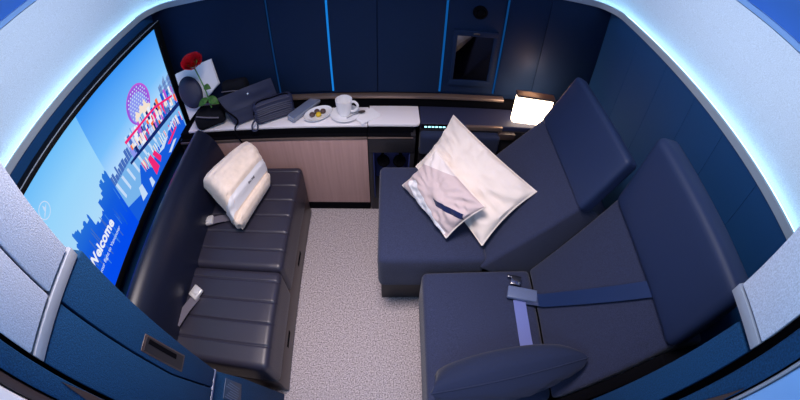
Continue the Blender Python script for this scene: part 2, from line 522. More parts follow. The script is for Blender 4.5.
# sky picture: the display's own gradient
def screen_sky():
    m = bpy.data.materials.new('screen_sky'); m.use_nodes = True; nt = m.node_tree; nt.nodes.clear()
    e = nt.nodes.new('ShaderNodeEmission'); o = nt.nodes.new('ShaderNodeOutputMaterial'); nt.links.new(e.outputs[0], o.inputs[0])
    uv = nt.nodes.new('ShaderNodeUVMap'); sp = nt.nodes.new('ShaderNodeSeparateXYZ'); nt.links.new(uv.outputs[0], sp.inputs[0])
    cr = nt.nodes.new('ShaderNodeValToRGB'); el = cr.color_ramp.elements
    el[0].position = .34; el[0].color = (*srgb(206, 234, 255), 1)
    el[1].position = 1.0; el[1].color = (*srgb(58, 150, 246), 1)
    x = el.new(.64); x.color = (*srgb(120, 192, 252), 1)
    nt.links.new(sp.outputs[1], cr.inputs[0]); nt.links.new(cr.outputs[0], e.inputs[0]); e.inputs[1].default_value = SE
    return m
def screen_left():
    m = screen_sky(); m.name = 'screen_left'
    el = [n for n in m.node_tree.nodes if n.type == 'VALTORGB'][0].color_ramp.elements
    el[0].position = .35; el[0].color = (*srgb(176, 220, 250), 1)
    el[1].position = .75; el[1].color = (*srgb(150, 212, 252), 1)
    el[2].position = 1.0; el[2].color = (*srgb(110, 190, 250), 1)
    return m
def poly(pts, lay, bm=None, uv=False):
    t = bmesh.new() if bm is None else bm
    L = t.loops.layers.uv.verify() if uv else None
    vs = [t.verts.new(Sc(s, q, lay)) for s, q in pts]
    f = t.faces.new(vs)
    if uv:
        for l, (s, q) in zip(f.loops, pts): l[L].uv = (s, q)
    f.normal_update()
    if f.normal.x < 0: f.normal_flip()
    return t
sl = (Y0-.546)/1.084; sr = (Y1-.546)/1.084
SCR = bmesh.new(); SCR.loops.layers.uv.verify(); SCRM = []
def sp_(name, pts_list, lay, m, uv=False):
    if m not in SCRM: SCRM.append(m)
    k = SCRM.index(m)
    for p in pts_list:
        n0 = len(SCR.faces); poly(p, lay, SCR, True)
        SCR.faces.ensure_lookup_table()
        for f in SCR.faces[n0:]: f.material_index = k
sp_('sky', [[(sl, 0), (sr, 0), (sr, 1.003), (sl, 1.003)]], 0, screen_sky())
# water and far shore on the right half
C = {k: E_('tv_'+k, *v) for k, v in dict(water=(120, 180, 236), deep=(22, 92, 220), deep2=(10, 62, 190), blue=(10, 84, 232), city=(22, 92, 208), city2=(60, 130, 226),
     navy=(18, 40, 110), pink=(240, 40, 120), orange=(250, 110, 60), white=(235, 240, 252), purple=(150, 90, 220), lilac=(140, 150, 240), magenta=(190, 90, 215),
     shore=(70, 110, 190), pale=(196, 220, 250), cream=(244, 226, 210), grey=(120, 150, 200)).items()}
sp_('water', [[(.352, 0), (sr, 0), (sr, .30), (.80, .36), (.352, .42)]], 1, C['water'])
shore = []
random.seed(3)
s = .352
while s < .56:
    w = random.uniform(.010, .022); q = .41+random.uniform(.02, .085)
    shore.append([(s, .385), (s+w, .385), (s+w, q), (s, q)]); s += w+.002
sp_('far_buildings', shore, 2, C['shore'])
sp_('reflections', [[(.36+.05*k, .385-.01*k), (.375+.05*k, .383-.01*k), (.385+.05*k, .24), (.372+.05*k, .23)] for k in range(9)], 2, C['pale'])
sp_('dark_water', [[(.352, 0), (1.01, 0), (1.01, .14), (.90, .22), (.80, .13), (.70, .20), (.62, .12), (.55, .27), (.47, .10), (.352, .17)]], 3, C['deep'])
sp_('pink_reflection', [[(.615, .22), (.645, .225), (.67, .06), (.62, .04)], [(.66, .20), (.685, .21), (.715, .10), (.69, .07)], [(.80, .10), (.92, .13), (.93, .11), (.82, .075)]], 4, C['pink'])
sp_('boats', [[(.45, .05), (.47, .16), (.50, .15), (.50, .04)], [(.55, .02), (.56, .10), (.58, .09), (.585, .02)], [(.70, .14), (.80, .165), (.83, .15), (.76, .115)], [(.84, .185), (.93, .215), (.94, .195), (.87, .165)], [(.78, .035), (.86, .06), (.89, .04), (.80, .01)]], 5, C['pale'])
# geodesic dome
def ell(cx, cy, rx, ry, n=40, a0=0, a1=2*PI): return [(cx+rx*math.cos(a0+(a1-a0)*k/n), cy+ry*math.sin(a0+(a1-a0)*k/n)) for k in range(n+(0 if a1-a0 > 6.2 else 1))]
dc = (.722, .622)
sp_('dome_rim', [ell(*dc, .101, .153)], 2, C['magenta'])
sp_('dome', [ell(dc[0]-.004, dc[1]-.003, .095, .145)], 3, C['purple'])
sp_('dome_face', [ell(dc[0]-.012, dc[1]-.02, .074, .115)], 4, C['lilac'])
dots = []
for i in range(-5, 6):
    for j in range(-6, 7):
        a, b = (i+.5*(j % 2))*.019, j*.024
        if (a/.09)**2+(b/.138)**2 < .93: dots.append(ell(dc[0]+a, dc[1]+b, .0052, .0075, 6))
sp_('dome_lights', dots, 5, C['pale'])
sp_('dome_reflection', [[(.655, .50), (.66, .56), (.68, .60), (.70, .56), (.72, .61), (.745, .57), (.76, .62), (.775, .56), (.80, .53), (.77, .47), (.70, .46)]], 6, C['cream'])
# buildings at the dome's foot: many small blocks
random.seed(11)
sp_('quay', [[(.535, .50), (.67, .485), (.82, .46), (sr, .36), (sr, .27), (.535, .355)]], 6.5, C['lilac'])
cols = ['white', 'orange', 'pink', 'white', 'navy', 'cream', 'city', 'pale', 'shore', 'magenta', 'cream', 'water']
for k in range(3): sp_('tower', [[(.90+.045*k, .36), (.928+.045*k, .36), (.928+.045*k, .57+.03*(k % 2)), (.90+.045*k, .56)]], 7, C['grey'])
for k in range(14):
    for q in range(4): sp_('lit', [[(.902+.0088*k, .40+.04*q), (.906+.0088*k, .40+.04*q), (.906+.0088*k, .425+.04*q), (.902+.0088*k, .425+.04*q)]], 7.2, C['shore'])
for row in range(4):
    s = .54+.01*row
    while s < 1.0:
        w = random.uniform(.006, .021); base = .475-.042*row-.20*max(0, s-.60); h = random.uniform(.02, .062)+(.03 if row == 0 else 0)
        sp_('block', [[(s, base-.02), (s+w, base-.022), (s+w, base+h), (s, base+h)]], 7.4+row*.25, C[random.choice(cols)])
        s += w*random.uniform(.9, 1.5)
for k in range(40):
    s = random.uniform(.54, 1.0); q = .26-.16*(s-.6)
    sp_('gleam', [[(s, q), (s+.006, q), (s+.010, q-random.uniform(.03, .12)), (s+.004, q-.10)]], 3.5, C[random.choice(['pale', 'white', 'pink', 'cream', 'water'])])
sp_('red_rail', [[(.530, .525), (.67, .498), (.82, .474), (.99, .385), (.99, .365), (.82, .452), (.67, .478), (.530, .500)]], 9.2, C['pink'])
sp_('seawall', [[(.50, .372), (.70, .330), (sr, .275), (sr, .232), (.70, .295), (.50, .350)]], 9.5, C['navy'])
# lighter panel on the left with a blue city silhouette
sp_('title_panel', [[(sl, 0), (.352, 0), (.352, 1.003), (sl, 1.003)]], 10, screen_left(), True)
sil = [(sl, 0), (.352, 0), (.352, .50)]
s = .352
random.seed(5)
top = .50
while s > sl+.02:
    w_ = random.uniform(.007, .021); hq = .465+.05*math.sin(s*23)+random.uniform(-.05, .05)
    sil += [(s, hq), (s-w_*.4, hq+random.choice([0, .012, .02])), (s-w_, hq)]
    s -= w_
sil += [(sl, .40)]
def city_mat():
    m = screen_sky(); m.name = 'screen_city'
    el = [n for n in m.node_tree.nodes if n.type == 'VALTORGB'][0].color_ramp.elements
    el[0].position = .10; el[0].color = (*srgb(4, 76, 236), 1)
    el[1].position = .35; el[1].color = (*srgb(20, 92, 220), 1)
    el[2].position = .58; el[2].color = (*srgb(44, 120, 214), 1)
    return m
sp_('city_silhouette', [sil], 11, city_mat())
for k in range(46):
    a0 = random.uniform(sl+.02, .345); q0 = random.uniform(.10, .30)
    sp_('city_towers', [[(a0, q0), (a0+.004, q0), (a0+.004, q0+random.uniform(.04, .14)), (a0, q0+.12)]], 12, C[random.choice(['city', 'city2', 'deep', 'shore'])])
def screen_text(name, body, size, s, q, bold, width, m):
    t = text_mesh(body, size, bold)
    x0 = min(v.co.x for v in t.verts); x1 = max(v.co.x for v in t.verts); k = width/(x1-x0)
    for v in t.verts:
        X, Y = (v.co.x-x0)*k, v.co.y*k*1.12
        p = Sc(s, q, 15); v.co = Vector((p[0], p[1]+X, p[2]+Y))
    bmesh.ops.recalc_face_normals(t, faces=t.faces)
    if m not in SCRM: SCRM.append(m)
    k = SCRM.index(m)
    for f in t.faces: f.material_index = k
    merge(SCR, t)
screen_text('heading', 'Welcome', .06, .000, .242, .0021, .255, C['white'])
screen_text('caption', 'Enjoy your flight to Vancouver', .02, -.035, .168, .0003, .305, C['pale'])
# round airline badge: ring with a flying crane
lc = (.012, .822)
ring = []
for k in range(40):
    a0, a1 = 2*PI*k/40, 2*PI*(k+1)/40
    ring.append([(lc[0]+r*math.cos(a)/1.084, lc[1]+r*math.sin(a)/.658) for r, a in ((.030, a0), (.034, a0), (.034, a1), (.030, a1))])
for pts in ([(-.023, -.018), (-.010, -.014), (.001, -.006), (-.008, -.005)], [(-.004, -.010), (.006, -.004), (.010, .006), (.004, .022), (-.001, .008)], [(.004, -.005), (.014, .001), (.026, .012), (.012, .006)]):
    ring.append([(lc[0]+a/1.084, lc[1]+b/.658) for a, b in pts])
sp_('badge', ring, 15, C['pale'])
part('screen', SCR, SCRM, tv, False)

# ------------------------------------------------------------------ sofa under the television
sofa = thing('sofa', 'long dark leather two-cushion bench sofa under the television', 'sofa', (-.88, .9, 0))
SY0, SYM, SY1 = .362, .822, 1.468
t = bmesh.new()
box((-1.27, SY0, .012), (-.484, SY1, .20), .006, 2, t)
b_ = part('base', t, M['brown_dark'], sofa)
for y in (.56, 1.02): part('slot', box((-.486, y, .105), (-.4825, y+.085, .130), .001), M['black'], b_, False)
def channels(y0, y1):
    def fn(p):
        if p.z > .36:
            k = (p.y-y0)/.1
            d = abs(k-round(k))*.1
            if .04 < p.y-y0 < y1-y0-.03: p.z -= .0050*math.exp(-(d/.0042)**2)
            u = (p.x+1.0)/.5
            p.z += .004*math.sin(PI*min(max((p.y-y0)/(y1-y0), 0), 1)) - .004
        return p
    return fn
for y0, y1 in ((SY0, SYM-.002), (SYM+.002, SY1)):
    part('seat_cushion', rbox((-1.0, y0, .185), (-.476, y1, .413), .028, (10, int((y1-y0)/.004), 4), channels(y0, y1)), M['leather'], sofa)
# backrest: thick rolled leather back
prof = [(-.905, .30), (-.912, .42), (-.925, .52), (-.945, .595), (-.975, .650), (-1.005, .677), (-1.035, .684), (-1.072, .652), (-1.10, .60), (-1.15, .53), (-1.20, .45), (-1.20, .30)]
t = prism([(p.x, p.y) for p in smooth_path([(a, b, 0) for a, b in prof], 3)], 'y', SY0-.01, SY1+.005)
ends = [e for e in t.edges if abs(e.verts[0].co.y-e.verts[1].co.y) < 1e-5 and e.verts[0].co.z > .31]
bmesh.ops.bevel(t, geom=ends, offset=.025, segments=4, profile=.5, affect='EDGES', clamp_overlap=True)
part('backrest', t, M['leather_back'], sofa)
def sofa_belt(p0, p1, bx, ang):
    """grey strap from the crease to a pale buckle"""
    d = (Vector(p1)-Vector(p0)); w = Vector((-d.y, d.x, 0)).normalized()*.022
    m_ = (Vector(p0)+Vector(p1))/2+Vector((0, 0, .006))
    s_ = part('seat_belt', strip(smooth_path([p0, m_, p1], 5), w, .003), M['strap_grey'], sofa)
    t = box((-.030, -.026, 0), (.030, .026, .020), .006, 3, None, Matrix.Translation(bx) @ Matrix.Rotation(ang, 4, 'Z') @ Matrix.Rotation(math.radians(-8), 4, 'Y'))
    box((-.012, -.014, .018), (.012, .014, .024), .003, 2, t, Matrix.Translation(bx) @ Matrix.Rotation(ang, 4, 'Z'))
    part('buckle', t, M['buckle_white'], s_, label='pale metal buckle')
sofa_belt((-.925, .50, .432), (-.86, .655, .418), (-.862, .668, .420), math.radians(60))
sofa_belt((-.80, 1.10, .420), (-.91, 1.055, .434), (-.908, 1.065, .425), math.radians(10))

# ------------------------------------------------------------------ back cabinets
cab = thing('cabinet', 'low cabinet with pink-brown wood front below the white counter', 'cabinet', (-.7, 1.6, 0))
part('body', box((-1.21, 1.515, .0), (-.119, 1.72, .582)), M['dark'], cab, False)
part('front_panel', box((-1.0, 1.503, .066), (-.119, 1.518, .571), .002), M['wood'], cab)
part('kick_plate', box((-1.0, 1.506, .0), (-.119, 1.517, .062), .002), M['black'], cab)
part('top_rail', box((-1.20, 1.497, .568), (-.119, 1.505, .581), .002), M['bronze'], cab)
part('ledge', box((-1.20, 1.505, .572), (-.119, 1.54, .584), .0), M['black'], cab, False)
part('slot_rail', box((-1.20, 1.530, .582), (-.119, 1.70, .617), .0), M['black'], cab, False)

nic = thing('storage_unit', 'dark open storage niche between wood cabinet and far seat', 'cabinet', (0, 1.6, 0))
t = bmesh.new()
box((-.116, 1.506, 0), (-.092, 1.715, .470), .002, 2, t); box((.104, 1.506, 0), (.128, 1.715, .59), .002, 2, t)
box((-.092, 1.506, .0), (.104, 1.715, .10), .0, 2, t)
box((-.116, 1.50, .472), (.128, 1.715, .570), .004, 2, t)
part('body', t, M['dark'], nic)
t = bmesh.new()
box((-.0915, 1.69, .10), (.1035, 1.714, .471), 0, 1, t); box((-.0915, 1.515, .101), (-.088, 1.69, .471), 0, 1, t); box((.100, 1.515, .101), (.1035, 1.69, .471), 0, 1, t)
part('lining', t, M['niche'], nic, False)
part('light_strip', box((-.08, 1.66, .466), (.09, 1.672, .4705)), emis('niche_led', (.25, .35, 1.0), 2.5), nic, False)
part('top_rail', box((-.116, 1.496, .572), (.115, 1.503, .581), .002), M['bronze'], nic)
part('ledge', box((-.116, 1.503, .572), (.115, 1.54, .584)), M['black'], nic, False)
part('slot_rail', box((-.116, 1.530, .582), (.115, 1.70, .624)), M['black'], nic, False)
part('latch', box((.108, 1.498, .30), (.122, 1.507, .33), .002), M['silver'], nic)

hp = thing('headphones', 'black over-ear headphones hanging inside the dark storage niche', 'headphones', (.01, 1.58, .30))
pts = [(.006+.052*math.cos(a), 1.585, .375+.062*math.sin(a)) for a in [PI*k/14 for k in range(15)]]
part('headband', tube(pts, .009, 8), M['black'], hp)
for sx in (-1, 1):
    mt = Matrix.Translation((.006+sx*.044, 1.575, .345)) @ Matrix.Rotation(math.radians(70), 4, 'X') @ Matrix.Rotation(math.radians(25*sx), 4, 'Y')
    part('ear_cup', lathe([(0, -.016), (.030, -.016), (.036, -.007), (.036, .010), (.027, .016), (.016, .009), (0, .009)], 28, mt), M['black'], hp)

ct = thing('countertop', 'long white counter under the bags, plate and cup', 'counter', (-.7, 1.6, .61))
part('slab', box((-1.140, 1.534, .618), (-.117, 1.690, .634), .004, 3), M['white_slab'], ct)
tt = thing('pull_out_table', 'white pull-out table top with rounded corner, right of the cup', 'table', (0, 1.6, .62))
t = prism([(-.114, 1.530), (.124, 1.530), (.142, 1.536), (.150, 1.552), (.146, 1.692), (-.114, 1.692)], 'z', .625, .642, .004, 2)
part('table_top', t, M['white_slab'], tt)

con = thing('side_console', 'navy console with small lit buttons, left of the lamp', 'console', (.37, 1.62, 0))
part('shelf', box((.152, 1.552, .585), (.985, 1.714, .628), .008, 3), M['bag'], con)
part('padded_front', rbox((.150, 1.500, .455), (.575, 1.56, .590), .018, (8, 2, 4)), M['pillow_navy'], con)
part('body', box((.150, 1.545, 0), (.985, 1.714, .60)), M['dark'], con, False)
part('bronze_bar', box((.385, 1.538, .604), (.585, 1.556, .630), .003), M['bronze'], con)
t = bmesh.new()
part('button_panel', box((.156, 1.546, .606), (.300, 1.554, .628), .001), M['black'], con)
for k in range(6): part('button', box((.172+k*.019, 1.5435, .612), (.185+k*.019, 1.5465, .6195), .001), M['led_btn'], con, False)
part('bracket', box((.565, 1.52, .56), (.66, 1.55, .60), .006), M['brown_dark'], con)

lamp = thing('reading_lamp', 'glowing square lamp with bronze top beside the far seat', 'lamp', (.745, 1.61, .60))
t = rbox((-.103, -.024, -.016), (.103, .024, .158), .018, (6, 2, 5), None, Matrix.Translation((.745, 1.598, .646)) @ Matrix.Rotation(math.radians(-6), 4, 'Z'))
part('lamp_shade', t, M['lampshade'], lamp)
t = box((-.106, -.030, .158), (.108, .028, .170), .005, 3, None, Matrix.Translation((.745, 1.598, .646)) @ Matrix.Rotation(math.radians(-6), 4, 'Z'))
part('lamp_cap', t, M['brown_dark'], lamp)
part('lamp_stem', box((.715, 1.622, .629), (.775, 1.655, .75), .004), M['bronze'], lamp)

# dark mirror cabinet and round light on the back wall
mir = thing('mirror', 'dark framed mirror panel on the back wall between lit strips', 'mirror', (.42, YB-.01, .92))
t = bmesh.new()
x0, x1, z0, z1 = .300, .528, .755, 1.085
box((x0, YB-.016, z0), (x1, YB-.001, z0+.035), .003, 2, t); box((x0, YB-.016, z1-.032), (x1, YB-.001, z1), .003, 2, t)
box((x0, YB-.016, z0+.03), (x0+.022, YB-.001, z1-.03), .003, 2, t); box((x1-.022, YB-.016, z0+.03), (x1, YB-.001, z1-.03), .003, 2, t)
part('mirror_frame', t, M['navy_wall'], mir)
part('mirror_glass', box((x0+.02, YB-.009, z0+.03), (x1-.02, YB-.002, z1-.03)), M['glass_dark'], mir, False)
part('catch', tube([(.40, YB-.017, 1.068), (.415, YB-.021, 1.073), (.43, YB-.017, 1.068)], .004, 6), M['brown_dark'], mir)
kn = thing('spotlight', 'small round dark spotlight on the back wall above the mirror', 'spotlight', (.42, YB, 1.186))
mt = Matrix.Translation((.42, YB-.001, 1.186)) @ Matrix.Rotation(PI/2, 4, 'X')
part('ring', lathe([(.0, 0), (.036, 0), (.036, .010), (.026, .016), (.022, .010), (0, .010)], 30, mt), M['black'], kn)
part('lens', lathe([(0, .012), (.021, .012), (.018, .022), (.008, .027), (0, .028)], 24, mt), M['black'], kn)

# ------------------------------------------------------------------ seats on the right
def lean(p0, ang, y):
    """frame for a slab whose lower front edge is p0=(x,z), leaning back by ang from horizontal, local x up the slab, local z out of its front"""
    return Matrix.Translation((p0[0], y, p0[1])) @ Matrix(((math.cos(ang), 0, -math.sin(ang), 0), (0, 1, 0, 0), (math.sin(ang), 0, math.cos(ang), 0), (0, 0, 0, 1)))

far = thing('suite_seat', 'far navy fabric seat against the back console, holding two white pillows', 'seat', (.3, 1.1, 0))
part('base', box((-.043, .90, .006), (.80, 1.37, .30), .004), M['dark'], far)
part('seat_cushion', rbox((-.052, .822, .275), (.410, 1.375, .505), .028, (10, 10, 5)), M['seat_fabric'], far)
a = math.atan2(.862-.49, .69-.395)
part('backrest', rbox((-.060, .812, -.30), (.478, 1.345, .0), .018, (8, 8, 4), None, lean((.412, .503), a, 0)), M['seat_fabric'], far)
a2 = math.atan2(1.115-.842, .805-.690)
part('headrest', rbox((0, .800, -.055), (.280, 1.335, .012), .020, (8, 8, 4), lambda p: p+Vector((.0, 0, .004*math.sin(PI*min(max((p.y-.806)/.53, 0), 1)))), lean((.688, .853), a2, 0)), M['leather_blue'], far)

near = thing('suite_seat', 'near navy fabric seat with a blue seat belt lying across it', 'seat', (.5, .5, 0))
part('base', box((.166, .215, .006), (.80, .895, .268), .004), M['dark'], near)
part('seat_cushion', rbox((.133, .215, .20), (.611, .806, .452), .026, (10, 10, 5), lambda p: p+Vector((0, 0, .006*math.sin(PI*min(max((p.x-.133)/.46, 0), 1))-.006 if p.z > .4 else 0))), M['seat_fabric'], near)
a3 = math.atan2(.925-.448, .816-.598)
part('backrest', rbox((-.020, .216, -.25), (.55, .803, .0), .018, (8, 8, 4), None, lean((.612, .460), a3, 0)), M['seat_fabric'], near)
a4 = math.atan2(1.235-.91, .845-.808)
part('headrest', rbox((0, .210, -.10), (.328, .797, .012), .034, (8, 10, 4), lambda p: p+Vector((.0, 0, .005*math.sin(PI*min(max((p.y-.19)/.62, 0), 1)))), lean((.813, .926), a4, 0)), M['leather_blue'], near)
part('gap_shade', prism([(.18, .01), (.18, .38), (.56, .38), (.62, .44), (.82, .89), (1.0, .89), (1.0, .01)], 'y', .165, .209, .006), M['black'], near, label='black filler for the shaded gap')  # added black slab standing in for the shade between seat and post
# belt: lap strap on the cushion, grey buckle, long strap up the backrest
belt = part('seat_belt', strip(smooth_path([(.575, .30, .4535), (.535, .42, .4545), (.530, .55, .4555), (.530, .655, .459)], 5), (.0265, .004, 0), .003), M['strap_light'], near)
ux, uz = math.cos(a3), math.sin(a3)
pts = [(.555, .655, .466), (.600, .640, .476)] + [(.598+ux*d-uz*.006, .645-.22*(d/.52)*1.0, .448+uz*d+ux*.006) for d in (.05, .12, .2, .3, .4, .535)]
ptss = smooth_path(pts, 4)
part('strap', strip(ptss, Vector((0, .030, 0)), .003), M['strap_blue'], belt, label='dark blue strap running up the backrest')
mt = Matrix.Translation((.545, .668, .474)) @ Matrix.Rotation(math.radians(-15), 4, 'Z')
part('buckle', box((-.068, -.028, -.010), (.062, .028, .010), .006, 3, None, mt), M['buckle_grey'], belt, label='grey-blue buckle')
mt = Matrix.Translation((.525, .735, .470)) @ Matrix.Rotation(math.radians(-20), 4, 'Z')
t = box((-.022, -.022, -.006), (.022, .022, .010), .004, 2, None, mt)
box((-.040, .010, -.004), (-.010, .022, .004), .003, 2, t, mt)
part('latch_plate', t, M['chrome'], belt, label='chrome latch plate')

# ------------------------------------------------------------------ pillows
# back pillow leans on the far seat's backrest
c = [(.383, .877, .536), (.597, 1.00, .735), (.294, 1.448, .765), (.122, 1.300, .570)]
p1 = thing('pillow', 'plain cream pillow propped on the far seat, partly under the printed pillow', 'pillow', (.34, 1.15, .52), 'white pillows on the far seat')
part('pillow_cover', pillow(c, .13, seed=2.3, wr=.015), M['linen'], p1)
part('piping', welt(c, .0035), M['linen'], p1)
c = [(.059, 1.212, .534), (.235, .918, .534), (.371, .938, .710), (.196, 1.240, .735)]
p2 = thing('pillow', 'printed pillow with white wedge and navy bar, lying on the far seat', 'pillow', (.22, 1.08, .52), 'white pillows on the far seat')
part('pillow_cover', pillow(c, .10, seed=5.1, wr=.010), M['printed'], p2)
part('piping', welt(c, .0035), M['linen'], p2)
# small navy cushion lying against the near end
c = [(.16, .345, .490), (.625, .360, .575), (.668, .302, .680), (.130, .250, .605)]
p3 = thing('cushion', 'small navy cushion lying at the near end of the near seat', 'cushion', (.42, .29, .45))
part('cushion_cover', pillow(c, .215, seed=8.4, wr=.008, pinch=.04, ex=.30), M['pillow_navy'], p3)
part('piping', welt(c, .003, .04), M['pillow_navy'], p3)

# ------------------------------------------------------------------ blanket with its paper band
bc = [Vector(p) for p in [(-.915, 1.150, .590), (-.700, 1.005, .485), (-.608, 1.300, .485), (-.755, 1.450, .575)]]
bn = ((bc[1]-bc[0]).cross(bc[3]-bc[0])).normalized()
if bn.z < 0: bn = -bn
def bmap(u, v, w): return bil(bc, u, v) + bn*w
bl = thing('blanket', 'folded cream fleece blanket in a paper band on the sofa', 'blanket', (-.78, 1.24, .42))
def lerp_tab(tab, x):
    if x <= tab[0][0]: return tab[0][1]
    for (a, b), (c_, d) in zip(tab, tab[1:]):
        if x <= c_:
            f = (x-a)/(c_-a); f = f*f*(3-2*f); return b+(d-b)*f
    return tab[-1][1]
TOP = [(-.06, -.01), (-.045, .03), (.0, .075), (.10, .112), (.25, .130), (.42, .136), (.60, .130), (.72, .100), (.87, .044), (.98, .036), (1.03, .022), (1.06, -.005), (1.07, -.02)]
BOT = [(-.06, -.012), (-.04, -.03), (.05, -.050), (.95, -.055), (1.05, -.048), (1.07, -.03)]
HALF = [(-.06, .40), (.02, .47), (.5, .485), (.68, .49), (.86, .52), (.95, .53), (1.07, .47)]
def bsurf(u, a, off=0.):
    """point of the bundle at u across it, angle a round its section"""
    h, b_, hv = lerp_tab(TOP, u), lerp_tab(BOT, u), lerp_tab(HALF, u)
    ca, sa = math.cos(a), math.sin(a); e = .42
    hh = (h-b_)/2+off; hv += off/.34
    v = .5+hv*math.copysign(abs(ca)**e, ca); w = (h+b_)/2+hh*math.copysign(abs(sa)**e, sa)
    n_ = noise.noise(Vector((u*4, v*4, w*9)))*.007 + noise.noise(Vector((u*11, v*11, w*30)))*.0035
    if u > .55 and v < .12: n_ += .007*math.sin(u*52+w*30)*min(1, (u-.55)*8)     # crumpled hem
    n_ -= .010*math.exp(-((u-.885)/.025)**2)*(1 if w > .0 else 0)
    return bmap(u+ (.018*math.sin(w*90) if v < .1 and u > .6 else 0), v, w+n_*(1 if sa > -.5 else .2))
def loft(us, off, n=72, cap=True):
    t = bmesh.new()
    rings = [[t.verts.new(bsurf(u, 2*PI*k/n, off)) for k in range(n)] for u in us]
    for r0, r1 in zip(rings, rings[1:]):
        for k in range(n): t.faces.new((r0[k], r0[(k+1) % n], r1[(k+1) % n], r1[k]))
    if cap: t.faces.new(rings[0]); t.faces.new(rings[-1][::-1])
    bmesh.ops.recalc_face_normals(t, faces=t.faces); return t
part('fleece', loft([-.06+1.13*k/60 for k in range(61)], 0.), M['fleece'], bl)
bd = part('paper_band', loft([.675+.185*k/6 for k in range(7)], .0035, cap=False), M['paper'], bl, label='white paper band')
# small dark print on the band
t = bmesh.new()
def on_band(u, v):
    h = lerp_tab(TOP, u)
    ca = math.copysign(abs((v-.5)/lerp_tab(HALF, u))**(1/.42), v-.5); a = math.acos(max(-1, min(1, ca)))
    return bsurf(u, a, .0048)
for a0, a1, u0, u1 in [(.50, .522, .755, .780), (.526, .540, .760, .780), (.545, .565, .760, .780), (.570, .584, .755, .780), (.588, .608, .760, .780), (.612, .626, .760, .780), (.630, .650, .760, .788)]:
    f = t.faces.new([t.verts.new(on_band(u, v)) for u, v in ((u1, a0), (u1, a1), (u0, a1), (u0, a0))])
part('print', t, M['ink'], bd, False)

# ------------------------------------------------------------------ things on the counter
CT = .634
def T(x, y, z, rz=0): return Matrix.Translation((x, y, z)) @ Matrix.Rotation(math.radians(rz), 4, 'Z')
sau = tag(obj('saucer', lathe([(0, .003), (.030, .003), (.034, .0), (.038, .003), (.060, .008), (.076, .015), (.078, .018), (.074, .0175), (.055, .011), (.034, .007), (0, .007)], 44, T(-.236, 1.612, CT)), M['china']), 'white saucer under the coffee cup on the counter', 'saucer')
cup = thing('cup', 'white coffee cup standing on the saucer', 'cup', (-.240, 1.620, CT+.0082))
mt = T(-.240, 1.620, CT+.0082)
part('cup_body', lathe([(0, 0), (.028, 0), (.031, .004), (.038, .030), (.0425, .070), (.0435, .092), (.0415, .092), (.0395, .068), (.034, .028), (.026, .008), (0, .006)], 44, mt), M['china'], cup)
hpts = smooth_path([(.040, 0, .082), (.058, 0, .084), (.072, 0, .068), (.070, 0, .045), (.054, 0, .026), (.036, 0, .024)], 5)
t = tube(hpts, .0055, 8, None, 1.3); bmesh.ops.transform(t, matrix=mt @ Matrix.Rotation(math.radians(-12), 4, 'Z'), verts=t.verts)
part('cup_handle', t, M['china'], cup)
SPX = Vector((.002, .012, 0))
sp = thing('spoon', 'small metal spoon resting on the saucer right of the cup', 'spoon', (-.18, 1.595, CT+.015))
t = tube(smooth_path([(-.225, 1.568, CT+.018), (-.195, 1.590, CT+.021), (-.150, 1.610, CT+.026)], 5), .0028, 6)
part('spoon_handle', t, M['chrome'], sp)
part('spoon_bowl', lathe([(0, .0), (.008, .001), (.013, .006), (.012, .007), (.007, .003), (0, .002)], 18, T(-.150, 1.611, CT+.021, 20) @ Matrix.Scale(1.5, 4, (1, 0, 0))), M['brown_dark'], sp)
# folded napkin
t = bmesh.new()
for k, (dz, rz, s) in enumerate(((.0005, 38, 1.), (.0035, 34, .97), (.0062, 41, .92))):
    box((-.060*s, -.045*s, 0), (.060*s, .045*s, .0022), .0008, 1, t, T(-.145+.002*k, 1.596, CT+dz, rz))
tag(obj('napkin', t, M['paper']), 'folded white paper napkin tucked beside the saucer', 'napkin')
# move it out from under the saucer, half showing
bpy.data.objects['napkin'].location = (.022, .0, .008)

pl = tag(obj('plate', lathe([(0, .003), (.05, .003), (.052, 0), (.056, .003), (.074, .012), (.082, .018), (.081, .0205), (.070, .015), (.05, .007), (0, .007)], 44, T(-.380, 1.614, CT+.0005, 40) @ Matrix.Scale(.72, 4, (0, 1, 0))), M['china']), 'small white oval plate of chocolates on the counter', 'plate')
for (dx, dy, mm, lab) in ((-.030, -.012, 'choc', 'brown chocolate truffle at the left of the plate'), (-.008, .014, 'choc', 'brown chocolate truffle at the back of the plate'),
                          (.024, .016, 'choc', 'brown chocolate truffle at the right of the plate'), (.004, -.012, 'yellow', 'yellow round sweet among chocolate truffles on the plate')):
    t = bmesh.new(); bmesh.ops.create_icosphere(t, subdivisions=3, radius=.0155)
    for v in t.verts:
        v.co *= 1+.05*noise.noise(v.co*120+Vector((dx*90, 0, 0)))
        v.co.z = v.co.z*.85
    bmesh.ops.transform(t, matrix=Matrix.Translation((-.380+dx, 1.614+dy, CT+.0075+.0128)), verts=t.verts)
    tag(obj('chocolate' if mm == 'choc' else 'sweet', t, M[mm]), lab, 'sweet', 'sweets on the plate')

rem = thing('remote_control', 'grey-blue slab handset leaning between pouch and plate', 'remote control', (-.46, 1.65, CT))
mt = Matrix.Translation((-.466, 1.646, CT+.010)) @ Matrix.Rotation(math.radians(56), 4, 'Z') @ Matrix.Rotation(math.radians(14), 4, 'X')
part('housing', box((-.100, -.024, 0), (.110, .026, .030), .006, 3, None, mt), M['remote_side'], rem)
part('face', box((-.097, -.021, .0295), (.107, .023, .033), .003, 2, None, mt), M['remote'], rem)

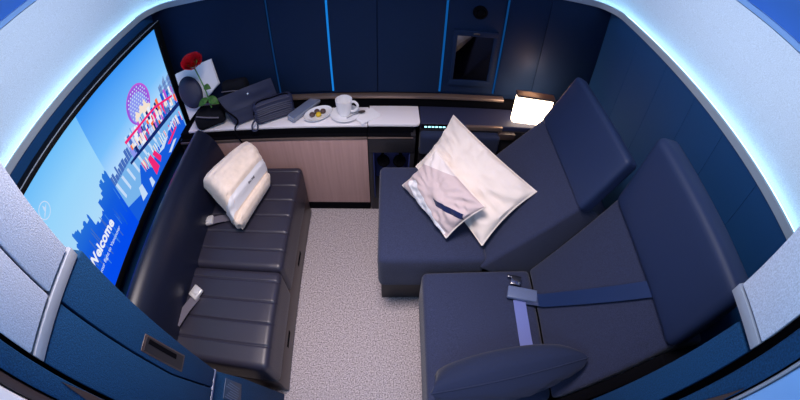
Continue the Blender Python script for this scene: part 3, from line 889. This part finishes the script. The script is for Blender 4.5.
# ribbed travel pouch
po = thing('travel_pouch', 'ribbed navy travel pouch on the counter, right of the clutch bag', 'pouch', (-.60, 1.61, CT))
ang = math.atan2(.105, .205)
def ribs(p):
    p.y += .0022*math.cos(p.z*2*PI/.012)*(1 if p.y < 0 else -1)*-1 if abs(p.y) > .02 else 0
    p.z += .006*math.sin(PI*min(max((p.x+.11)/.22, 0), 1)) if p.z > .06 else 0
    return p
mt = Matrix.Translation((-.618, 1.610, CT+.002)) @ Matrix.Rotation(ang, 4, 'Z')
part('pouch_body', rbox((-.110, -.032, 0), (.112, .032, .130), .026, (14, 6, 40), ribs, mt), M['bag'], po)
part('zip', tube([mt @ Vector(p) for p in smooth_path([(-.112, -.02, .075), (-.08, -.012, .1365), (0, -.012, .1395), (.08, -.012, .1365), (.112, -.02, .075)], 6)], .0035, 6), M['black'], po)
part('wrist_loop', tube([mt @ Vector(p) for p in smooth_path([(-.112, -.03, .05), (-.135, -.05, .035), (-.138, -.060, .008), (-.115, -.060, .006), (-.105, -.045, .03)], 5)], .005, 6), M['bag'], po)

# envelope clutch bag standing behind the pouch
cl = thing('clutch_bag', 'flat navy envelope clutch bag with a small metal stud', 'bag', (-.77, 1.56, CT))
cc = [Vector(p) for p in [(-.835, 1.552, .640), (-.598, 1.692, .640), (-.636, 1.708, .830), (-.918, 1.580, .805)]]
cn = (cc[1]-cc[0]).cross(cc[3]-cc[0]).normalized()
if cn.y > 0: cn = -cn
def cmap(u, v, w): return bil(cc, u, v)+cn*w
def slab(u0, u1, v0, v1, w0, w1, r, n=(12, 10, 3)):
    k = .3
    t = rbox((u0*k, v0*k, w0), (u1*k, v1*k, w1), r, n)
    for v in t.verts:
        u, vv, w = v.co.x/k, v.co.y/k, v.co.z
        v.co = cmap(u, vv, w*(1.15-.6*vv)+.004*noise.noise(Vector((u*4, vv*4, 1))))
    return t
part('bag_body', slab(0, 1, 0, 1, -.013, .017, .013), M['bag'], cl)
part('flap', slab(.0, 1.0, .42, 1.01, .013, .021, .0035), M['bag'], cl)
part('stud', lathe([(0, 0), (.007, 0), (.006, .004), (0, .006)], 16, Matrix.Translation(cmap(.52, .80, .016)) @ Vector((0, 0, 1)).rotation_difference(cn).to_matrix().to_4x4()), M['chrome'], cl)
part('strap', tube(smooth_path([cmap(.0, .98, .01), cmap(.02, .6, .035), cmap(.10, .2, .050), (-.825, 1.515, .650), (-.812, 1.492, .612), (-.795, 1.488, .570)], 6), .0045, 6), M['black'], cl)

# black soft bag in the corner and a small black pouch behind the clutch
bb = thing('toiletry_bag', 'soft black bag slumped on the counter left of the clutch', 'bag', (-1.0, 1.58, CT))
def slump(p):
    p.z += .02*noise.noise(p*9); p.x += .012*noise.noise(p*8+Vector((3, 0, 0))); return p
mt = Matrix.Translation((-1.0, 1.590, CT+.012)) @ Matrix.Rotation(math.radians(20), 4, 'Z')
part('bag_body', rbox((-.085, -.060, 0), (.09, .060, .085), .03, (10, 8, 6), slump, mt), M['black_cloth'], bb)
part('drawstring', tube([mt @ Vector(p) for p in smooth_path([(-.06, -.06, .10), (0, -.075, .085), (.06, -.07, .06)], 6)], .004, 6), M['strap_grey'], bb)
bk = thing('soft_pouch', 'small black pouch standing behind the clutch bag', 'pouch', (-.86, 1.69, CT))
part('pouch_body', rbox((-.925, 1.655, CT+.001), (-.765, 1.735, CT+.21), .035, (8, 5, 8), lambda p: p+Vector((0, 0, .015*noise.noise(p*10)))), M['black_cloth'], bk)
part('zip', tube([(-.915, 1.652, CT+.165), (-.845, 1.650, CT+.168), (-.775, 1.652, CT+.165)], .003, 6), M['strap_grey'], bk)

# white card leaning in the corner, dark oval case and a red rose in front of it
def leaf_quad(c, th, mm, name, root):
    c = [Vector(p) for p in c]; n = (c[1]-c[0]).cross(c[3]-c[0]).normalized()*th/2
    t = bmesh.new(); a = [t.verts.new(p+n) for p in c]; b = [t.verts.new(p-n) for p in c]
    t.faces.new(a); t.faces.new(b[::-1])
    for i in range(4): t.faces.new((a[i], b[i], b[(i+1) % 4], a[(i+1) % 4]))
    bmesh.ops.recalc_face_normals(t, faces=t.faces)
    return part(name, t, mm, root, False)
cd = thing('greeting_card', 'large white card leaning in the corner behind the rose', 'card', (-1.1, 1.66, CT))
leaf_quad([(-1.120, 1.565, .690), (-.925, 1.665, .850), (-.955, 1.705, .985), (-1.185, 1.668, .940)], .006, M['paper'], 'front_leaf', cd)
leaf_quad([(-1.120, 1.588, .690), (-.930, 1.690, .835), (-.958, 1.720, .980), (-1.188, 1.686, .935)], .004, M['paper'], 'back_leaf', cd)
0 and leaf_quad([(-1.13, 1.59, .636), (-1.00, 1.66, .636), (-.98, 1.70, .84), (-1.10, 1.63, .82)], .006, M['black'], 'stand', cd)
oc = thing('oval_case', 'dark oval case propped in front of the white card', 'case', (-1.1, 1.6, CT))
mt = Matrix.Translation((-1.078, 1.602, .850)) @ Matrix.Rotation(math.radians(20), 4, 'Z') @ Matrix.Rotation(math.radians(62), 4, 'X') @ Matrix.Rotation(math.radians(14), 4, 'Z')
part('shell', lathe([(0, -.0141), (.045, -.014), (.060, -.006), (.063, .004), (.056, .016), (.035, .024), (0, .027)], 36, mt @ Matrix.Scale(1.45, 4, (0, 1, 0))), M['bag'], oc)
part('rim', tube([mt @ Vector((.063*math.cos(2*PI*k/36), .0915*math.sin(2*PI*k/36), .0)) for k in range(37)], .003, 6, cap=False), M['black'], oc)

ro = thing('rose', 'long-stemmed red rose lying against the white card', 'flower', (-1.0, 1.6, CT))
rc = Vector((-1.000, 1.600, 1.030))
t = bmesh.new()
for lay, (n_, rad, h, tilt) in enumerate(((3, .012, .040, .1), (4, .020, .042, .25), (5, .028, .040, .45), (6, .036, .034, .75))):
    for k in range(n_):
        a0 = 2*PI*k/n_+lay*.5
        g = []
        for i in range(6):
            row = []
            for j in range(5):
                f = (i/5-.5)*2*PI/n_*1.35; hh = j/4
                r_ = rad*(.45+.55*math.sin(hh*PI/2)) + tilt*.018*hh*hh
                z_ = h*hh*(1-.22*abs(i/5-.5)*2) - .012
                row.append(t.verts.new((r_*math.cos(a0+f), r_*math.sin(a0+f), z_)))
            g.append(row)
        for i in range(5):
            for j in range(4): t.faces.new((g[i][j], g[i+1][j], g[i+1][j+1], g[i][j+1]))
bmesh.ops.solidify(t, geom=list(t.faces), thickness=.0012)
mt = Matrix.Translation(rc) @ Matrix.Rotation(math.radians(10), 4, 'Y') @ Matrix.Rotation(math.radians(22), 4, 'X') @ Matrix.Scale(1.2, 4)
bmesh.ops.transform(t, matrix=mt, verts=t.verts)
part('bloom', t, M['red'], ro)
stem = smooth_path([rc+Vector((0, 0, -.01)), (-.990, 1.605, .955), (-.965, 1.590, .875), (-.952, 1.576, .800), (-.948, 1.57, .765)], 5)
st_ = part('stem', tube(stem, .0035, 7), M['green'], ro)
def leaf(base, tip, wid, nrm):
    base = Vector(base); tip = Vector(tip); d = tip-base; s = d.cross(Vector(nrm)).normalized(); n = s.cross(d).normalized()
    t = bmesh.new(); rows = []
    for i in range(9):
        f = i/8; w = wid*math.sin(PI*f**.8)*.5+.0008
        c_ = base+d*f+n*(.012*math.sin(PI*f))
        rows.append([t.verts.new(c_-s*w-n*w*.25), t.verts.new(c_), t.verts.new(c_+s*w-n*w*.25)])
    for a, b in zip(rows, rows[1:]):
        for k in range(2): t.faces.new((a[k], a[k+1], b[k+1], b[k]))
    bmesh.ops.solidify(t, geom=list(t.faces), thickness=.001)
    return t
for b, tp, w in (((-.970, 1.592, .890), (-.925, 1.585, .875), .034), ((-.957, 1.580, .825), (-.895, 1.570, .785), .044), ((-.957, 1.580, .822), (-1.015, 1.550, .790), .040)):
    part('leaf', leaf(b, tp, w, (0, -.6, .8)), M['green'], ro)
part('sepal', lathe([(0, -.018), (.010, -.016), (.020, -.006), (.024, .004), (.018, 0), (0, -.004)], 10, mt), M['green'], ro)

# ------------------------------------------------------------------ let soft things rest on what carries them
from mathutils.bvhtree import BVHTree
def tree_of(root):
    vs, fs = [], []
    for o in [root]+list(root.children_recursive):
        if o.type != 'MESH': continue
        b0 = len(vs); mw = o.matrix_world
        vs += [mw @ v.co for v in o.data.vertices]; fs += [[b0+i for i in p.vertices] for p in o.data.polygons]
    return BVHTree.FromPolygons(vs, fs)
def settle(root, others, at, step=None, limit=30):
    """shift a thing in small steps until it only touches; by default lift it off along the line from the thing up and back"""
    l0 = root.location.copy()
    d = Vector(step) if step else (Vector((0, 0, 1.85))-Vector(at)).normalized()*.004
    o_ = [tree_of(q) for q in others]
    for k in range(limit+1):
        bpy.context.view_layer.update()
        a_ = tree_of(root)
        if not any(a_.overlap(q) for q in o_): return k
        root.location += d
    root.location = l0
    bpy.context.view_layer.update()
    return -1
bpy.context.view_layer.update()
LOG = []
LOG.append(('p1', settle(p1, [far, near], (.34, 1.16, .65))))
LOG.append(('p2', settle(p2, [p1, far, near], (.22, 1.08, .62))))
LOG.append(('cushion', settle(p3, [near, far, jr], (.42, .32, .56))))
LOG.append(('blanket', settle(bl, [sofa], (-.77, 1.24, .53))))
LOG.append(('pouch', settle(po, [cl, ct], (-.6, 1.6, .7), (.0, -.003, .0004), 20)))
LOG.append(('rose', settle(ro, [bb, cl, cd, oc], 0, (0, -.003, .001))))
LOG.append(('card', settle(cd, [bb, oc], 0, (0, .002, .001))))
LOG.append(('remote', settle(rem, [ct, pl, po], 0, (.0008, .0012, .0018), 25)))
LOG.append(('cup', settle(cup, [sau, sp], 0, (0, 0, .0005), 12)))
print('SETTLE', LOG)
# ------------------------------------------------------------------ light
def area(name, loc, rot, size, size_y, col, power):
    l = bpy.data.lights.new(name, 'AREA'); l.shape = 'RECTANGLE'; l.size = size; l.size_y = size_y; l.color = col; l.energy = power
    o = bpy.data.objects.new(name, l); COL.objects.link(o); o.location = loc; o.rotation_euler = rot; return o
o = area('ceiling_light', (-.18, .58, 2.27), (0, 0, 0), .5, .5, (1.0, .86, .84), 12.5)
o.data.spread = math.radians(105)
area('aisle_light', (0, -.75, 2.2), (math.radians(30), 0, 0), 1.6, .5, (.45, .70, 1.0), 10)
# unseen fill lights under the ceiling, added to brighten the grey upper panels
for nm, x, ry in (('panel_fill', -.30, 58), ('panel_fill', .15, -58)):
    o = area(nm, (x, .75, 2.2), (0, math.radians(ry), 0), .2, 1.7, (.78, .89, 1.0), 3.9)
    o.data.spread = math.radians(80)
l = bpy.data.lights.new('lamp_glow', 'POINT'); l.color = (1.0, .50, .26); l.energy = 1.1; l.shadow_soft_size = .07
o = bpy.data.objects.new('lamp_glow', l); COL.objects.link(o); o.location = (.745, 1.680, .900)

w = bpy.data.worlds.new('World'); sc.world = w; w.use_nodes = True
w.node_tree.nodes['Background'].inputs[0].default_value = (.35, .55, 1.0, 1)
w.node_tree.nodes['Background'].inputs[1].default_value = .25

# ------------------------------------------------------------------ camera: full-frame fisheye in the doorway, looking down
cam = bpy.data.cameras.new('Camera'); co = bpy.data.objects.new('Camera', cam); COL.objects.link(co)
cam.type = 'PANO'
cam.panorama_type = 'FISHEYE_EQUISOLID'
cam.sensor_fit = 'AUTO'; cam.sensor_width = 36.; cam.sensor_height = 18.
cam.fisheye_lens = 387.1525*36/800
cam.fisheye_fov = PI
cam.clip_start = .01
yaw, pit, roll = 0.0393258, 0.8639618, 0.0354336
fwd = Vector((math.sin(yaw)*math.cos(pit), math.cos(yaw)*math.cos(pit), -math.sin(pit)))
right = Vector((math.cos(yaw), -math.sin(yaw), 0)); up = right.cross(fwd)
r2 = math.cos(roll)*right+math.sin(roll)*up; u2 = r2.cross(fwd)
m3 = Matrix((r2, u2, -fwd)).transposed()
co.matrix_world = Matrix.Translation((0, 0, 1.85)) @ m3.to_4x4()
sc.camera = co

sc.view_settings.view_transform = 'Standard'
sc.view_settings.look = 'None'
sc.view_settings.gamma = 1
sc.view_settings.use_curve_mapping = False
sc.view_settings.exposure = .32
